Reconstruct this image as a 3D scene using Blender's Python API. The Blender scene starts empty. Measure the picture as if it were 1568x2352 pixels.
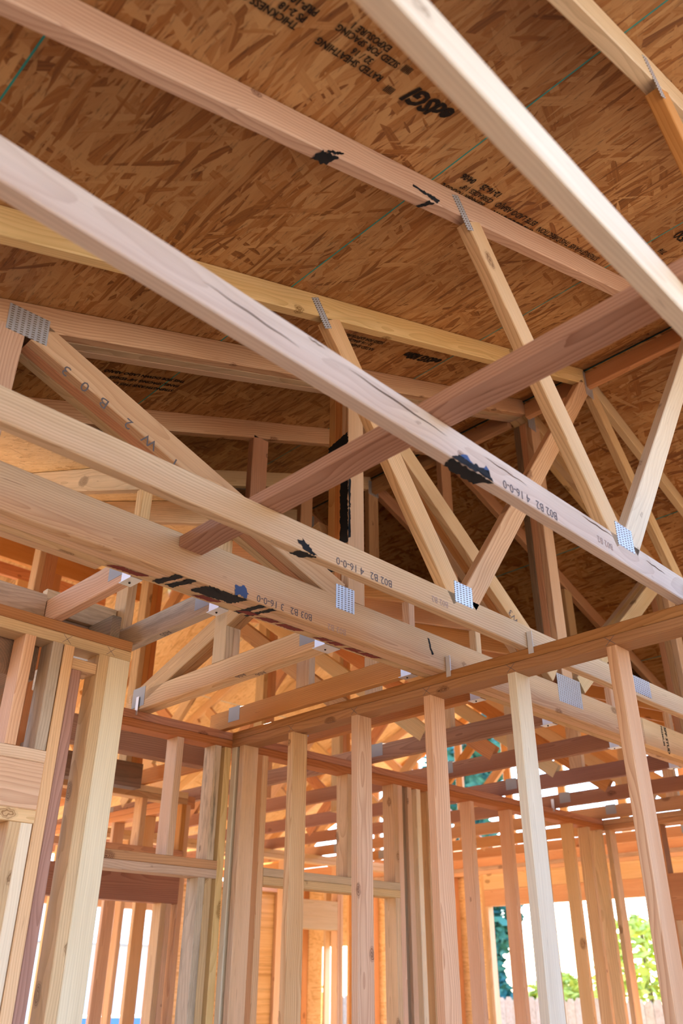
import bpy, bmesh, math, random
from mathutils import Vector, Matrix
random.seed(7)
SC = bpy.context.scene
COL = SC.collection

# ---------------------------------------------------------------- camera
cam_d = bpy.data.cameras.new('camera')
cam = bpy.data.objects.new('camera', cam_d)
COL.objects.link(cam)
R_ = Vector((0.70941, -0.70478, 0.00492)); U_ = Vector((-0.34701, -0.34319, 0.87282)); F_ = Vector((0.61346, 0.62089, 0.48803))
cam.matrix_world = Matrix(((R_.x, U_.x, -F_.x, 0), (R_.y, U_.y, -F_.y, 0), (R_.z, U_.z, -F_.z, 1.678), (0, 0, 0, 1)))
cam_d.sensor_fit = 'HORIZONTAL'
cam_d.sensor_width = 24.0
cam_d.lens = 1926.2 / 1568 * 24.0
cam_d.clip_start = 0.05
cam_d.clip_end = 300
cam_d.dof.use_dof = True
cam_d.dof.focus_distance = 3.0
cam_d.dof.aperture_fstop = 2.8
SC.camera = cam

# ---------------------------------------------------------------- sky, sun, exposure
world = bpy.data.worlds.new('sky')
SC.world = world
world.use_nodes = True
wn = world.node_tree
bg = wn.nodes['Background']
sky = wn.nodes.new('ShaderNodeTexSky')
sky.sky_type = 'NISHITA'
sky.sun_disc = False
sky.sun_elevation = math.radians(48)
sky.sun_rotation = math.radians(60)
sky.air_density = 1.6
sky.dust_density = 0.6
sky.ozone_density = 2.0
tint = wn.nodes.new('ShaderNodeMix'); tint.data_type = 'RGBA'; tint.blend_type = 'MULTIPLY'; tint.inputs[0].default_value = 1.0
tint.inputs[7].default_value = (0.82, 0.94, 1.26, 1)
wn.links.new(sky.outputs[0], tint.inputs[6]); wn.links.new(tint.outputs[2], bg.inputs[0])
bg.inputs[1].default_value = 1.2
sun_d = bpy.data.lights.new('sun', 'SUN')
sun = bpy.data.objects.new('sun', sun_d)
COL.objects.link(sun)
sun_d.energy = 95.0
sun_d.color = (1.0, 0.93, 0.82)
sun_d.angle = math.radians(0.6)
SUN_DIR = Vector((0.38, 0.72, 0.52)).normalized()      # towards the sun
sun.rotation_euler = SUN_DIR.to_track_quat('Z', 'Y').to_euler()
SC.view_settings.view_transform = 'Standard'
SC.view_settings.look = 'None'
SC.view_settings.gamma = 1.0
SC.view_settings.use_curve_mapping = False
SC.view_settings.exposure = -0.14
try:
    SC.cycles.use_denoising = True
    SC.cycles.max_bounces = 6
    SC.cycles.diffuse_bounces = 4
    SC.cycles.use_adaptive_sampling = True
    SC.cycles.adaptive_threshold = 0.04
    SC.cycles.sample_clamp_indirect = 6.0
    SC.cycles.caustics_reflective = False
    SC.cycles.caustics_refractive = False
except Exception:
    pass

# ---------------------------------------------------------------- materials
class NT:
    def __init__(s, name):
        s.m = bpy.data.materials.new(name); s.m.use_nodes = True
        s.t = s.m.node_tree; s.b = s.t.nodes['Principled BSDF']
    def n(s, kind, **kw):
        nd = s.t.nodes.new(kind)
        for k, v in kw.items():
            if isinstance(k, str) and k.startswith('i_'): nd.inputs[k[2:]].default_value = v
            else: setattr(nd, k, v)
        return nd
    def l(s, a, b): s.t.links.new(a, b)
    def math(s, op, a, b=None, c=None):
        nd = s.n('ShaderNodeMath', operation=op)
        for i, v in enumerate((a, b, c)):
            if v is None: continue
            if hasattr(v, 'links'): s.l(v, nd.inputs[i])
            else: nd.inputs[i].default_value = v
        return nd.outputs[0]
    def vmath(s, op, a, b):
        nd = s.n('ShaderNodeVectorMath', operation=op)
        for i, v in enumerate((a, b)):
            if hasattr(v, 'links'): s.l(v, nd.inputs[i])
            else: nd.inputs[i].default_value = v
        return nd.outputs[0]
    def mix(s, f, a, b, blend='MIX'):
        nd = s.n('ShaderNodeMix', data_type='RGBA', blend_type=blend)
        if hasattr(f, 'links'): s.l(f, nd.inputs[0])
        else: nd.inputs[0].default_value = f
        for i, v in ((6, a), (7, b)):
            if hasattr(v, 'links'): s.l(v, nd.inputs[i])
            else: nd.inputs[i].default_value = (*v, 1)
        return nd.outputs[2]
    def ramp(s, f, stops):
        nd = s.n('ShaderNodeValToRGB')
        cr = nd.color_ramp
        while len(cr.elements) < len(stops): cr.elements.new(0.5)
        for e, (p, c) in zip(cr.elements, stops): e.position = p; e.color = (*c, 1)
        s.l(f, nd.inputs[0])
        return nd.outputs[0]

def wood(name, c1, c2, dark, weather=0.0, ring=1.0, vary=0.10):
    """sawn softwood: grain runs along each board's own X axis"""
    s = NT(name)
    tc = s.n('ShaderNodeTexCoord'); oi = s.n('ShaderNodeObjectInfo')
    rnd = oi.outputs['Random']
    off = s.n('ShaderNodeCombineXYZ')
    s.l(s.math('MULTIPLY', rnd, 53.0), off.inputs[0]); s.l(s.math('MULTIPLY', rnd, 17.0), off.inputs[1]); s.l(s.math('MULTIPLY', rnd, 29.0), off.inputs[2])
    p = s.vmath('ADD', tc.outputs['Object'], off.outputs[0])
    # slow bending of the growth rings
    bend = s.n('ShaderNodeTexNoise', i_Scale=1.0, i_Detail=1.5)
    s.l(s.vmath('MULTIPLY', p, (2.2, 5.0, 5.0)), bend.inputs['Vector'])
    pb = s.vmath('ADD', s.vmath('MULTIPLY', tc.outputs['Object'], (0.10, 1.0, 1.0)), s.vmath('MULTIPLY', bend.outputs['Color'], (0.0, 0.055, 0.055)))
    ctr = s.n('ShaderNodeCombineXYZ')
    s.l(s.math('MULTIPLY_ADD', rnd, 0.16, -0.12), ctr.inputs[1]); s.l(s.math('MULTIPLY_ADD', s.math('FRACT', s.math('MULTIPLY', rnd, 7.31)), 0.2, -0.16), ctr.inputs[2])
    pc = s.vmath('ADD', pb, ctr.outputs[0])
    wv = s.n('ShaderNodeTexWave', wave_type='RINGS', rings_direction='X', wave_profile='SAW')
    wv.inputs['Scale'].default_value = 38.0; wv.inputs['Distortion'].default_value = 1.2; wv.inputs['Detail'].default_value = 1.0
    s.l(pc, wv.inputs['Vector'])
    rings = s.math('POWER', wv.outputs['Fac'], 2.2)
    gr = s.n('ShaderNodeTexNoise', i_Scale=1.0, i_Detail=5.0, i_Roughness=0.65)
    s.l(s.vmath('MULTIPLY', p, (4.0, 210.0, 210.0)), gr.inputs['Vector'])
    big = s.n('ShaderNodeTexNoise', i_Scale=1.0, i_Detail=2.0)
    s.l(s.vmath('MULTIPLY', p, (1.6, 14.0, 14.0)), big.inputs['Vector'])
    col = s.mix(s.math('MULTIPLY_ADD', big.outputs['Fac'], 1.9, -0.5), c1, c2)
    col = s.mix(s.math('MULTIPLY', rings, 0.55 * ring), col, dark)
    col = s.mix(s.math('MULTIPLY', s.math('SUBTRACT', gr.outputs['Fac'], 0.42), 0.9), col, tuple(0.55 * v for v in c2))
    # knots
    vo = s.n('ShaderNodeTexVoronoi', i_Scale=1.0)
    wob = s.n('ShaderNodeTexNoise', i_Scale=60.0, i_Detail=1.0); s.l(p, wob.inputs['Vector'])
    s.l(s.vmath('ADD', s.vmath('MULTIPLY', p, (4.2, 7.5, 7.5)), s.vmath('MULTIPLY', wob.outputs['Color'], (0.05, 0.09, 0.09))), vo.inputs['Vector'])
    sel = s.n('ShaderNodeSeparateColor'); s.l(vo.outputs['Color'], sel.inputs[0])
    has = s.math('GREATER_THAN', sel.outputs[0], 0.45)
    size = s.math('MULTIPLY_ADD', sel.outputs[1], 0.09, 0.035)
    kn = s.n('ShaderNodeMapRange', interpolation_type='SMOOTHSTEP')
    s.l(vo.outputs['Distance'], kn.inputs[0]); s.l(size, kn.inputs[1]); s.l(s.math('MULTIPLY', size, 1.7), kn.inputs[2]); kn.inputs[3].default_value = 1.0; kn.inputs[4].default_value = 0.0
    kring = s.math('MULTIPLY_ADD', s.math('SINE', s.math('MULTIPLY', vo.outputs['Distance'], 210.0)), 0.3, 0.62)
    col = s.mix(s.math('MULTIPLY', s.math('MULTIPLY', kn.outputs[0], has), kring), col, (dark[0] * .42, dark[1] * .34, dark[2] * .28))
    # small dark pitch streaks
    st = s.n('ShaderNodeTexNoise', i_Scale=1.0, i_Detail=2.0)
    s.l(s.vmath('MULTIPLY', p, (9.0, 150.0, 150.0)), st.inputs['Vector'])
    stf = s.n('ShaderNodeMapRange'); s.l(st.outputs['Fac'], stf.inputs[0]); stf.inputs[1].default_value = 0.70; stf.inputs[2].default_value = 0.78
    col = s.mix(s.math('MULTIPLY', stf.outputs[0], 0.45), col, (dark[0] * .4, dark[1] * .3, dark[2] * .25))
    if weather > 0:
        we = s.n('ShaderNodeTexNoise', i_Scale=1.0, i_Detail=6.0, i_Roughness=0.7)
        s.l(s.vmath('MULTIPLY', p, (3.0, 22.0, 22.0)), we.inputs['Vector'])
        wf = s.n('ShaderNodeMapRange'); s.l(we.outputs['Fac'], wf.inputs[0]); wf.inputs[1].default_value = 0.48; wf.inputs[2].default_value = 0.66
        col = s.mix(s.math('MULTIPLY', wf.outputs[0], weather), col, (0.16, 0.12, 0.08))
    hs = s.n('ShaderNodeHueSaturation')
    s.l(s.math('MULTIPLY_ADD', rnd, 0.022, 0.489), hs.inputs['Hue'])
    s.l(s.math('MULTIPLY_ADD', s.math('FRACT', s.math('MULTIPLY', rnd, 13.7)), 2 * vary, 1.0 - vary), hs.inputs['Value'])
    s.l(s.math('MULTIPLY_ADD', s.math('FRACT', s.math('MULTIPLY', rnd, 5.3)), 0.24, 0.88), hs.inputs['Saturation'])
    s.l(col, hs.inputs['Color'])
    s.l(hs.outputs[0], s.b.inputs['Base Color'])
    s.b.inputs['Roughness'].default_value = 0.62
    s.b.inputs['Specular IOR Level'].default_value = 0.3
    bp = s.n('ShaderNodeBump', i_Strength=0.25, i_Distance=0.0012)
    s.l(s.math('ADD', gr.outputs['Fac'], s.math('MULTIPLY', rings, 0.5)), bp.inputs['Height'])
    s.l(bp.outputs[0], s.b.inputs['Normal'])
    return s.m

PINK = wood('fir_pink', (.75, .50, .31), (.65, .385, .21), (.44, .215, .10), ring=1.2)
PALE = wood('fir_pale', (.76, .63, .51), (.68, .53, .41), (.50, .35, .25), ring=0.8)
YELL = wood('pine_yellow', (.76, .53, .31), (.67, .42, .21), (.50, .28, .12))
TAN = wood('pine_tan', (.70, .48, .29), (.59, .38, .21), (.43, .25, .12), weather=.18)
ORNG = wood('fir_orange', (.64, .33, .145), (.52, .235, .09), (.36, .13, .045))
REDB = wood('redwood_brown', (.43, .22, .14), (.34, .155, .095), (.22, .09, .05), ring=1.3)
GREY = wood('weathered_wood', (.60, .46, .33), (.49, .37, .26), (.34, .235, .155), weather=0.5)
STAI = wood('stained_pine', (.78, .60, .40), (.62, .46, .30), (.42, .30, .19), weather=0.85)
CREAM = wood('spruce_cream', (.80, .68, .50), (.72, .58, .40), (.58, .44, .28), ring=0.7)
FIRR = wood('fir_red_orange', (.52, .245, .105), (.42, .175, .07), (.28, .10, .035), ring=1.1)
BRAC = wood('brace_wood', (.56, .34, .24), (.46, .26, .17), (.30, .14, .08), ring=1.5)
DARK = wood('old_dark_wood', (.30, .19, .12), (.22, .13, .08), (.12, .07, .04), weather=0.8)

def osb(name, tan, mid, dark, gain=1.0, dirang=0.0):
    """oriented strand board, long strands laid over each other"""
    s = NT(name)
    tc = s.n('ShaderNodeTexCoord'); oi = s.n('ShaderNodeObjectInfo')
    off = s.n('ShaderNodeCombineXYZ'); s.l(s.math('MULTIPLY', oi.outputs['Random'], 31.0), off.inputs[0]); s.l(s.math('MULTIPLY', oi.outputs['Random'], 47.0), off.inputs[1])
    p = s.vmath('ADD', tc.outputs['Object'], off.outputs[0])
    sx = s.n('ShaderNodeSeparateXYZ'); s.l(p, sx.inputs[0])
    wob = s.n('ShaderNodeTexNoise', i_Scale=9.0, i_Detail=2.0); s.l(p, wob.inputs['Vector'])
    base = None; h = None
    rnd_lay = [(90, 5.2, 30.0, 0.0), (62, 6.0, 36.0, .35), (118, 6.5, 40.0, .42), (76, 7.5, 46.0, .45), (100, 8.0, 60.0, .5), (20, 9.0, 52.0, .74), (150, 10.0, 62.0, .76), (88, 12.0, 85.0, .6)]
    for i, (ang, a, b, thr) in enumerate([(q[0], q[1] * .62, q[2] * .80, q[3]) for q in rnd_lay]):
        A = math.radians(ang + dirang)
        u = s.math('ADD', s.math('MULTIPLY', sx.outputs[0], math.cos(A)), s.math('MULTIPLY', sx.outputs[1], math.sin(A)))
        v = s.math('SUBTRACT', s.math('MULTIPLY', sx.outputs[1], math.cos(A)), s.math('MULTIPLY', sx.outputs[0], math.sin(A)))
        cx = s.n('ShaderNodeCombineXYZ')
        s.l(s.math('MULTIPLY_ADD', u, a, i * 3.1), cx.inputs[0]); s.l(s.math('MULTIPLY_ADD', v, b, i * 7.7), cx.inputs[1])
        q = s.vmath('ADD', cx.outputs[0], s.vmath('MULTIPLY', wob.outputs['Color'], (0.4, 0.55, 0)))
        vo = s.n('ShaderNodeTexVoronoi', voronoi_dimensions='2D', i_Scale=1.0, i_Randomness=1.0)
        s.l(q, vo.inputs['Vector'])
        sc = s.n('ShaderNodeSeparateColor'); s.l(vo.outputs['Color'], sc.inputs[0])
        fib = s.n('ShaderNodeTexNoise', i_Scale=1.0, i_Detail=2.0)
        s.l(s.vmath('MULTIPLY', cx.outputs[0], (0.8, 4.0, 1.0)), fib.inputs['Vector'])
        val = s.math('ADD', s.math('MULTIPLY', sc.outputs[0], 0.75), s.math('MULTIPLY', fib.outputs['Fac'], 0.4))
        c = s.ramp(val, [(0.08, dark), (0.36, mid), (0.58, tuple((m + t) / 2 for m, t in zip(mid, tan))), (0.92, tan)])
        hh = s.math('MULTIPLY_ADD', sc.outputs[1], 0.6, s.math('MULTIPLY', vo.outputs['Distance'], -0.25))
        if base is None: base = c; h = hh
        else:
            m = s.math('GREATER_THAN', s.math('SUBTRACT', sc.outputs[1], s.math('MULTIPLY', vo.outputs['Distance'], 0.22)), thr)
            base = s.mix(m, base, c)
            mm = s.n('ShaderNodeMix'); s.l(m, mm.inputs[0]); s.l(h, mm.inputs[2]); s.l(hh, mm.inputs[3]); h = mm.outputs[0]
    ck = s.n('ShaderNodeTexNoise', i_Scale=1.0, i_Detail=3.0, i_Roughness=0.7)
    s.l(s.vmath('MULTIPLY', p, (95.0, 15.0, 1.0)), ck.inputs['Vector'])
    ckf = s.n('ShaderNodeMapRange'); s.l(ck.outputs['Fac'], ckf.inputs[0]); ckf.inputs[1].default_value = 0.56; ckf.inputs[2].default_value = 0.70
    base = s.mix(s.math('MULTIPLY', ckf.outputs[0], 0.65), base, tuple(v * .5 for v in dark))
    lo = s.n('ShaderNodeTexNoise', i_Scale=2.3, i_Detail=2.0); s.l(p, lo.inputs['Vector'])
    base = s.mix(s.math('MULTIPLY_ADD', lo.outputs['Fac'], 0.9, -0.25), base, dark)
    s.l(base, s.b.inputs['Base Color'])
    s.b.inputs['Roughness'].default_value = 0.55
    s.b.inputs['Specular IOR Level'].default_value = 0.35
    bp = s.n('ShaderNodeBump', i_Strength=0.55, i_Distance=0.003); s.l(h, bp.inputs['Height']); s.l(bp.outputs[0], s.b.inputs['Normal'])
    return s.m
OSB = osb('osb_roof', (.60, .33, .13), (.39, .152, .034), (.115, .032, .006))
OSBL = osb('osb_glow_tone', (.85, .64, .36), (.74, .51, .25), (.48, .28, .11))  # paler strand board copy, bounced sun glow of the back roof put into colour

def plain(name, c, rough=0.6, metal=0.0, emit=0.0, spec=0.5):
    s = NT(name)
    nz = s.n('ShaderNodeTexNoise', i_Scale=18.0, i_Detail=3.0); tc = s.n('ShaderNodeTexCoord'); s.l(tc.outputs['Object'], nz.inputs['Vector'])
    s.l(s.mix(s.math('MULTIPLY', nz.outputs['Fac'], 0.35), c, tuple(v * 0.6 for v in c)), s.b.inputs['Base Color'])
    s.b.inputs['Roughness'].default_value = rough; s.b.inputs['Metallic'].default_value = metal; s.b.inputs['Specular IOR Level'].default_value = spec
    if emit: s.b.inputs['Emission Color'].default_value = (*c, 1); s.b.inputs['Emission Strength'].default_value = emit
    return s.m
def galv(name, nx, ny):
    """galvanised truss plate with rows of punched teeth slots"""
    s = NT(name)
    tc = s.n('ShaderNodeTexCoord'); sp = s.n('ShaderNodeSeparateXYZ'); s.l(tc.outputs['Object'], sp.inputs[0])
    fx = s.math('FRACT', s.math('MULTIPLY_ADD', sp.outputs[0], nx, 0.5)); fz = s.math('FRACT', s.math('MULTIPLY', sp.outputs[2], ny))
    a = s.math('MULTIPLY', s.math('GREATER_THAN', fx, 0.25), s.math('LESS_THAN', fx, 0.80))
    b = s.math('LESS_THAN', s.math('ABSOLUTE', s.math('SUBTRACT', fz, s.math('MULTIPLY_ADD', fx, 0.3, 0.3))), 0.24)
    slot = s.math('MULTIPLY', a, b)
    nz = s.n('ShaderNodeTexNoise', i_Scale=40.0, i_Detail=2.0); s.l(tc.outputs['Object'], nz.inputs['Vector'])
    c = s.mix(nz.outputs['Fac'], (.62, .70, .80), (.82, .87, .94))
    s.l(s.mix(slot, c, (.20, .17, .15)), s.b.inputs['Base Color'])
    s.l(s.math('MULTIPLY_ADD', slot, -0.6, 0.75), s.b.inputs['Metallic'])
    s.b.inputs['Roughness'].default_value = 0.38
    bp = s.n('ShaderNodeBump', i_Strength=0.7, i_Distance=0.002); s.l(s.math('SUBTRACT', 1.0, slot), bp.inputs['Height']); s.l(bp.outputs[0], s.b.inputs['Normal'])
    return s.m
GALV = galv('truss_plate', 58.0, 125.0)
GALV2 = plain('shaded_plate', (.34, .33, .33), .5, .3)  # truss plate copy, shade of the deeper framing put into its darker grey
METAL = plain('galvanised_steel', (.80, .84, .90), 0.38, 0.6)
INK = plain('ink_grey', (.13, .11, .12), 0.8)
INKB = plain('ink_black', (.025, .016, .012), 0.9, spec=0.1)
PAINT = plain('spray_black', (.014, .015, .018), 0.7, spec=0.2)
BLUEP = plain('spray_blue', (.03, .07, .20), 0.6)
REDS = plain('red_stain', (.20, .022, .015), 0.8)
TEAL = plain('teal_edge', (.015, .33, .30), 0.7)
FELT = plain('roofing_felt', (.03, .03, .03), 0.95)

# ---------------------------------------------------------------- geometry helpers
def link(o, parent=None):
    COL.objects.link(o)
    if parent is not None: o.parent = parent
    return o
def empty(name, loc, label=None, cat=None, group=None, kind=None):
    o = bpy.data.objects.new(name, None); o.location = loc; o.empty_display_size = 0.1
    COL.objects.link(o)
    for k, v in (('label', label), ('category', cat), ('group', group), ('kind', kind)):
        if v: o[k] = v
    return o
def tag(o, label=None, cat=None, group=None, kind=None):
    for k, v in (('label', label), ('category', cat), ('group', group), ('kind', kind)):
        if v: o[k] = v
    return o
_cache = {}
def prism_mesh(L, W, T, mat, name, ch=0.0028):
    key = (round(L, 4), round(W, 4), round(T, 4), mat.name)
    if key in _cache: return _cache[key]
    a, b = W / 2, T / 2; c = min(ch, a * .4, b * .4)
    sec = [(-b, -a + c), (-b, a - c), (-b + c, a), (b - c, a), (b, a - c), (b, -a + c), (b - c, -a), (-b + c, -a)]
    vs = [(-L / 2, y, z) for y, z in sec] + [(L / 2, y, z) for y, z in sec]
    fs = [tuple((i, i + 8, (i + 1) % 8 + 8, (i + 1) % 8)) for i in range(8)] + [tuple(range(8)), tuple(range(15, 7, -1))]
    me = bpy.data.meshes.new(name); me.from_pydata(vs, [], fs)
    bm = bmesh.new(); bm.from_mesh(me); bmesh.ops.recalc_face_normals(bm, faces=bm.faces); bm.to_mesh(me); bm.free()
    me.materials.append(mat); _cache[key] = me
    return me
def board(name, parent, mat, p0, p1, w, t, up=(0, 0, 1)):
    """a stick of timber from p0 to p1 (centre line), w deep along up, t thick"""
    p0 = Vector(p0); p1 = Vector(p1); d = (p1 - p0); L = d.length; x = d.normalized()
    z = Vector(up); z = (z - x * z.dot(x)).normalized(); y = z.cross(x)
    o = bpy.data.objects.new(name, prism_mesh(L, w, t, mat, name))
    base = parent.location if parent is not None else Vector((0, 0, 0))
    m = Matrix(((x.x, y.x, z.x), (x.y, y.y, z.y), (x.z, y.z, z.z)))
    o.location = (p0 + p1) / 2 - base; o.rotation_euler = m.to_euler()
    return link(o, parent)
def bx(name, parent, mat, X, Y, Z):
    """axis-aligned timber; the grain follows the longest side"""
    e = [X[1] - X[0], Y[1] - Y[0], Z[1] - Z[0]]; c = Vector(((X[0] + X[1]) / 2, (Y[0] + Y[1]) / 2, (Z[0] + Z[1]) / 2))
    k = e.index(max(e)); ax = Vector([1.0 if i == k else 0.0 for i in range(3)])
    if k == 2: up = Vector((1, 0, 0)); w, t = e[0], e[1]
    elif k == 0: up = Vector((0, 0, 1)); w, t = e[2], e[1]
    else: up = Vector((0, 0, 1)); w, t = e[2], e[0]
    return board(name, parent, mat, c - ax * e[k] / 2, c + ax * e[k] / 2, w, t, up)
def plate(parent, c, w, h, rot=0.0, normal='-Y', name='gusset_plate', mat=None):
    """toothed steel plate lying on a face; rot turns it in that face"""
    t = 0.0012
    me = bpy.data.meshes.new(name); bm = bmesh.new()
    bmesh.ops.create_cube(bm, size=1.0); bmesh.ops.scale(bm, vec=(w, t, h), verts=bm.verts)
    bm.to_mesh(me); bm.free(); me.materials.append(mat or GALV)
    o = bpy.data.objects.new(name, me)
    m = Matrix.Rotation(rot, 4, 'Y')
    if normal == '-X': m = Matrix.Rotation(-math.pi / 2, 4, 'Z') @ m
    if normal == '-Z': m = Matrix.Rotation(-math.pi / 2, 4, 'X')
    o.rotation_euler = m.to_euler(); o.location = Vector(c) - parent.location
    return link(o, parent)
TEXTQ = []
def text(parent, s, size, org, right, up, mat, name='ink_stamp', shear=0.0, bold=0.0, spacing=1.0):
    TEXTQ.append((parent, s, size, Vector(org), Vector(right), Vector(up), mat, name, shear, bold, spacing))
def flush_texts():
    made = []
    for (parent, s, size, org, right, up, mat, name, shear, bold, sp) in TEXTQ:
        cu = bpy.data.curves.new(name, 'FONT'); cu.body = s; cu.size = size; cu.shear = shear; cu.offset = bold; cu.space_character = sp
        cu.resolution_u = 2
        o = bpy.data.objects.new(name + '_curve', cu); COL.objects.link(o); made.append(o)
    bpy.context.view_layer.update()
    dg = bpy.context.evaluated_depsgraph_get()
    for o, (parent, s, size, org, right, up, mat, name, shear, bold, sp) in zip(made, TEXTQ):
        me = bpy.data.meshes.new_from_object(o.evaluated_get(dg)); me.name = name
        me.materials.clear(); me.materials.append(mat)
        x = right.normalized(); y = (up - x * up.dot(x)).normalized(); z = x.cross(y)
        n = bpy.data.objects.new(name, me)
        n.rotation_euler = Matrix(((x.x, y.x, z.x), (x.y, y.y, z.y), (x.z, y.z, z.z))).to_euler()
        n.location = org - parent.location
        link(n, parent)
        bpy.data.objects.remove(o)
def mark(parent, pts, n, mat, name='paint_mark', rag=0.004):
    """flat paint blot with ragged outline: pts are corners in order, n the outward normal"""
    n = Vector(n).normalized(); P = [Vector(p) for p in pts]; out = []
    for i, p in enumerate(P):
        q = P[(i + 1) % len(P)]; k = max(2, int((q - p).length / 0.006))
        for j in range(k):
            v = p.lerp(q, j / k); r = Vector((random.uniform(-1, 1), random.uniform(-1, 1), random.uniform(-1, 1))) * rag
            out.append(v + r - n * r.dot(n) + n * 0.0012)
    c = sum(out, Vector()) / len(out)
    me = bpy.data.meshes.new(name)
    vs = [v - c for v in out] + [Vector((0, 0, 0))]
    me.from_pydata(vs, [], [(i, (i + 1) % len(out), len(out)) for i in range(len(out))]); me.materials.append(mat)
    o = bpy.data.objects.new(name, me); o.location = c - parent.location
    return link(o, parent)

H = 2.75          # top of the wall plates
RX = 3.41         # main ridge line
S = 0.40          # roof pitch
def roof_z(x): return 3.17 + S * x if x <= RX else 3.17 + S * RX - S * (x - RX)
SL = Vector((1, 0, S)).normalized(); UPL = Vector((-S, 0, 1)).normalized()
SR = Vector((1, 0, -S)).normalized(); UPR = Vector((S, 0, 1)).normalized()
T = 0.038
W4 = 0.089

# ---------------------------------------------------------------- floor and ground
floor = bx('floor', None, plain('subfloor_ply', (.30, .205, .125), .9), (-2.0, 7.96), (-2.4, 9.09), (-0.06, 0.0)); floor['kind'] = 'structure'
def ground():
    me = bpy.data.meshes.new('ground'); n = 24; vs = []; fs = []
    for j in range(n + 1):
        for i in range(n + 1):
            x = -50 + 120 * i / n; y = -50 + 120 * j / n
            vs.append((x, y, -0.35 + 0.04 * math.sin(x * .7) * math.cos(y * .5)))
    for j in range(n):
        for i in range(n): a = j * (n + 1) + i; fs.append((a, a + 1, a + n + 2, a + n + 1))
    me.from_pydata(vs, [], fs); me.materials.append(plain('dry_dirt', (.19, .145, .10), 0.95)); o = bpy.data.objects.new('ground', me); o['kind'] = 'structure'; link(o)
ground()

# ---------------------------------------------------------------- roof deck
ceil = empty('ceiling', (0, 0, 0), kind='structure')
def osb_panel(p, ux, uy, a, b, mat=OSB, t=0.011, name='osb_panel'):
    """panel whose lower face starts at p, a along ux, b along uy, thickness upward"""
    ux = Vector(ux); uy = Vector(uy); n = ux.cross(uy)
    if n.z < 0: n = -n
    c = Vector(p) + ux * a / 2 + uy * b / 2 + n * t / 2
    key = ('osb', round(a, 3), round(b, 3), mat.name)
    if key not in _cache:
        me = bpy.data.meshes.new(name); bm = bmesh.new(); bmesh.ops.create_cube(bm, size=1.0); bmesh.ops.scale(bm, vec=(a, b, t), verts=bm.verts); bm.to_mesh(me); bm.free()
        me.materials.append(mat); me.materials.append(TEAL)
        for pl in me.polygons:
            if abs(pl.normal.z) < .5: pl.material_index = 1
        _cache[key] = me
    o = bpy.data.objects.new(name, _cache[key])
    x = ux; z = n; y = z.cross(x)
    o.rotation_euler = Matrix(((x.x, y.x, z.x), (x.y, y.y, z.y), (x.z, y.z, z.z))).to_euler(); o.location = c
    link(o, ceil); return o
def clip(poly, f):
    out = []
    for i, a in enumerate(poly):
        b = poly[(i + 1) % len(poly)]; fa, fb = f(a), f(b)
        if fa <= 0: out.append(a)
        if (fa < 0 < fb) or (fb < 0 < fa):
            k_ = fa / (fa - fb); out.append((a[0] + (b[0] - a[0]) * k_, a[1] + (b[1] - a[1]) * k_))
    return out
def deck_panel(x0, x1, y0, y1, zf, f, mat=OSB, t=0.011):
    poly = clip([(x0, y0), (x1, y0), (x1, y1), (x0, y1)], f)
    if len(poly) < 3: return
    if f((x0, y0)) <= 0 and f((x1, y0)) <= 0 and f((x0, y1)) <= 0 and f((x1, y1)) <= 0: pass
    cx = sum(p[0] for p in poly) / len(poly); cy = sum(p[1] for p in poly) / len(poly); cz0 = zf(cx)
    sl = (zf(x1) - zf(x0)) / (x1 - x0); ux = Vector((1, 0, sl)).normalized(); n = Vector((-sl, 0, 1)).normalized(); uy = n.cross(ux)
    loc = Vector((cx, cy, cz0 + .001)); vs = []
    for zz in (0, t):
        for (px, py) in poly: vs.append(((px - cx) / ux.x, (py - cy), zz))
    m_ = len(poly); me = bpy.data.meshes.new('osb_panel')
    me.from_pydata(vs, [], [tuple(range(m_ - 1, -1, -1)), tuple(range(m_, 2 * m_))] + [(i, (i + 1) % m_, (i + 1) % m_ + m_, i + m_) for i in range(m_)])
    me.materials.append(mat); me.materials.append(TEAL)
    for pl in me.polygons:
        if abs(pl.normal.z) < .5: pl.material_index = 1
    o = bpy.data.objects.new('osb_panel', me); o.location = loc
    o.rotation_euler = Matrix(((ux.x, uy.x, n.x), (ux.y, uy.y, n.y), (ux.z, uy.z, n.z))).to_euler(); link(o, ceil)
XJ = [-1.0, -2.1, 0.27, 1.345, 2.44, RX - 0.005]
k = 1 / SL.x
for r in range(1, 5):
    x0, x1 = XJ[r], XJ[r + 1]
    ys = [-0.9, -0.2, 2.20, 4.64, 5.9] if r % 2 else [-0.9, 1.0, 3.42, 5.9]
    for y0, y1 in zip(ys, ys[1:]):
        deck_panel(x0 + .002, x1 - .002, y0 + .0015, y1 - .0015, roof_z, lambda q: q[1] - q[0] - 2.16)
    if r < 4:   # teal painted panel edge showing along the joint
        bx('panel_joint', ceil, TEAL, (x1 - 0.0035, x1 + 0.0015), (-0.9, min(5.5, x1 + 2.1 if x1 < RX else 8.9 - x1)), (roof_z(x1) - 0.0005, roof_z(x1) + 0.009))
XR = [RX + 0.005, 4.46, 5.55, 6.64, 7.9]
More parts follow.
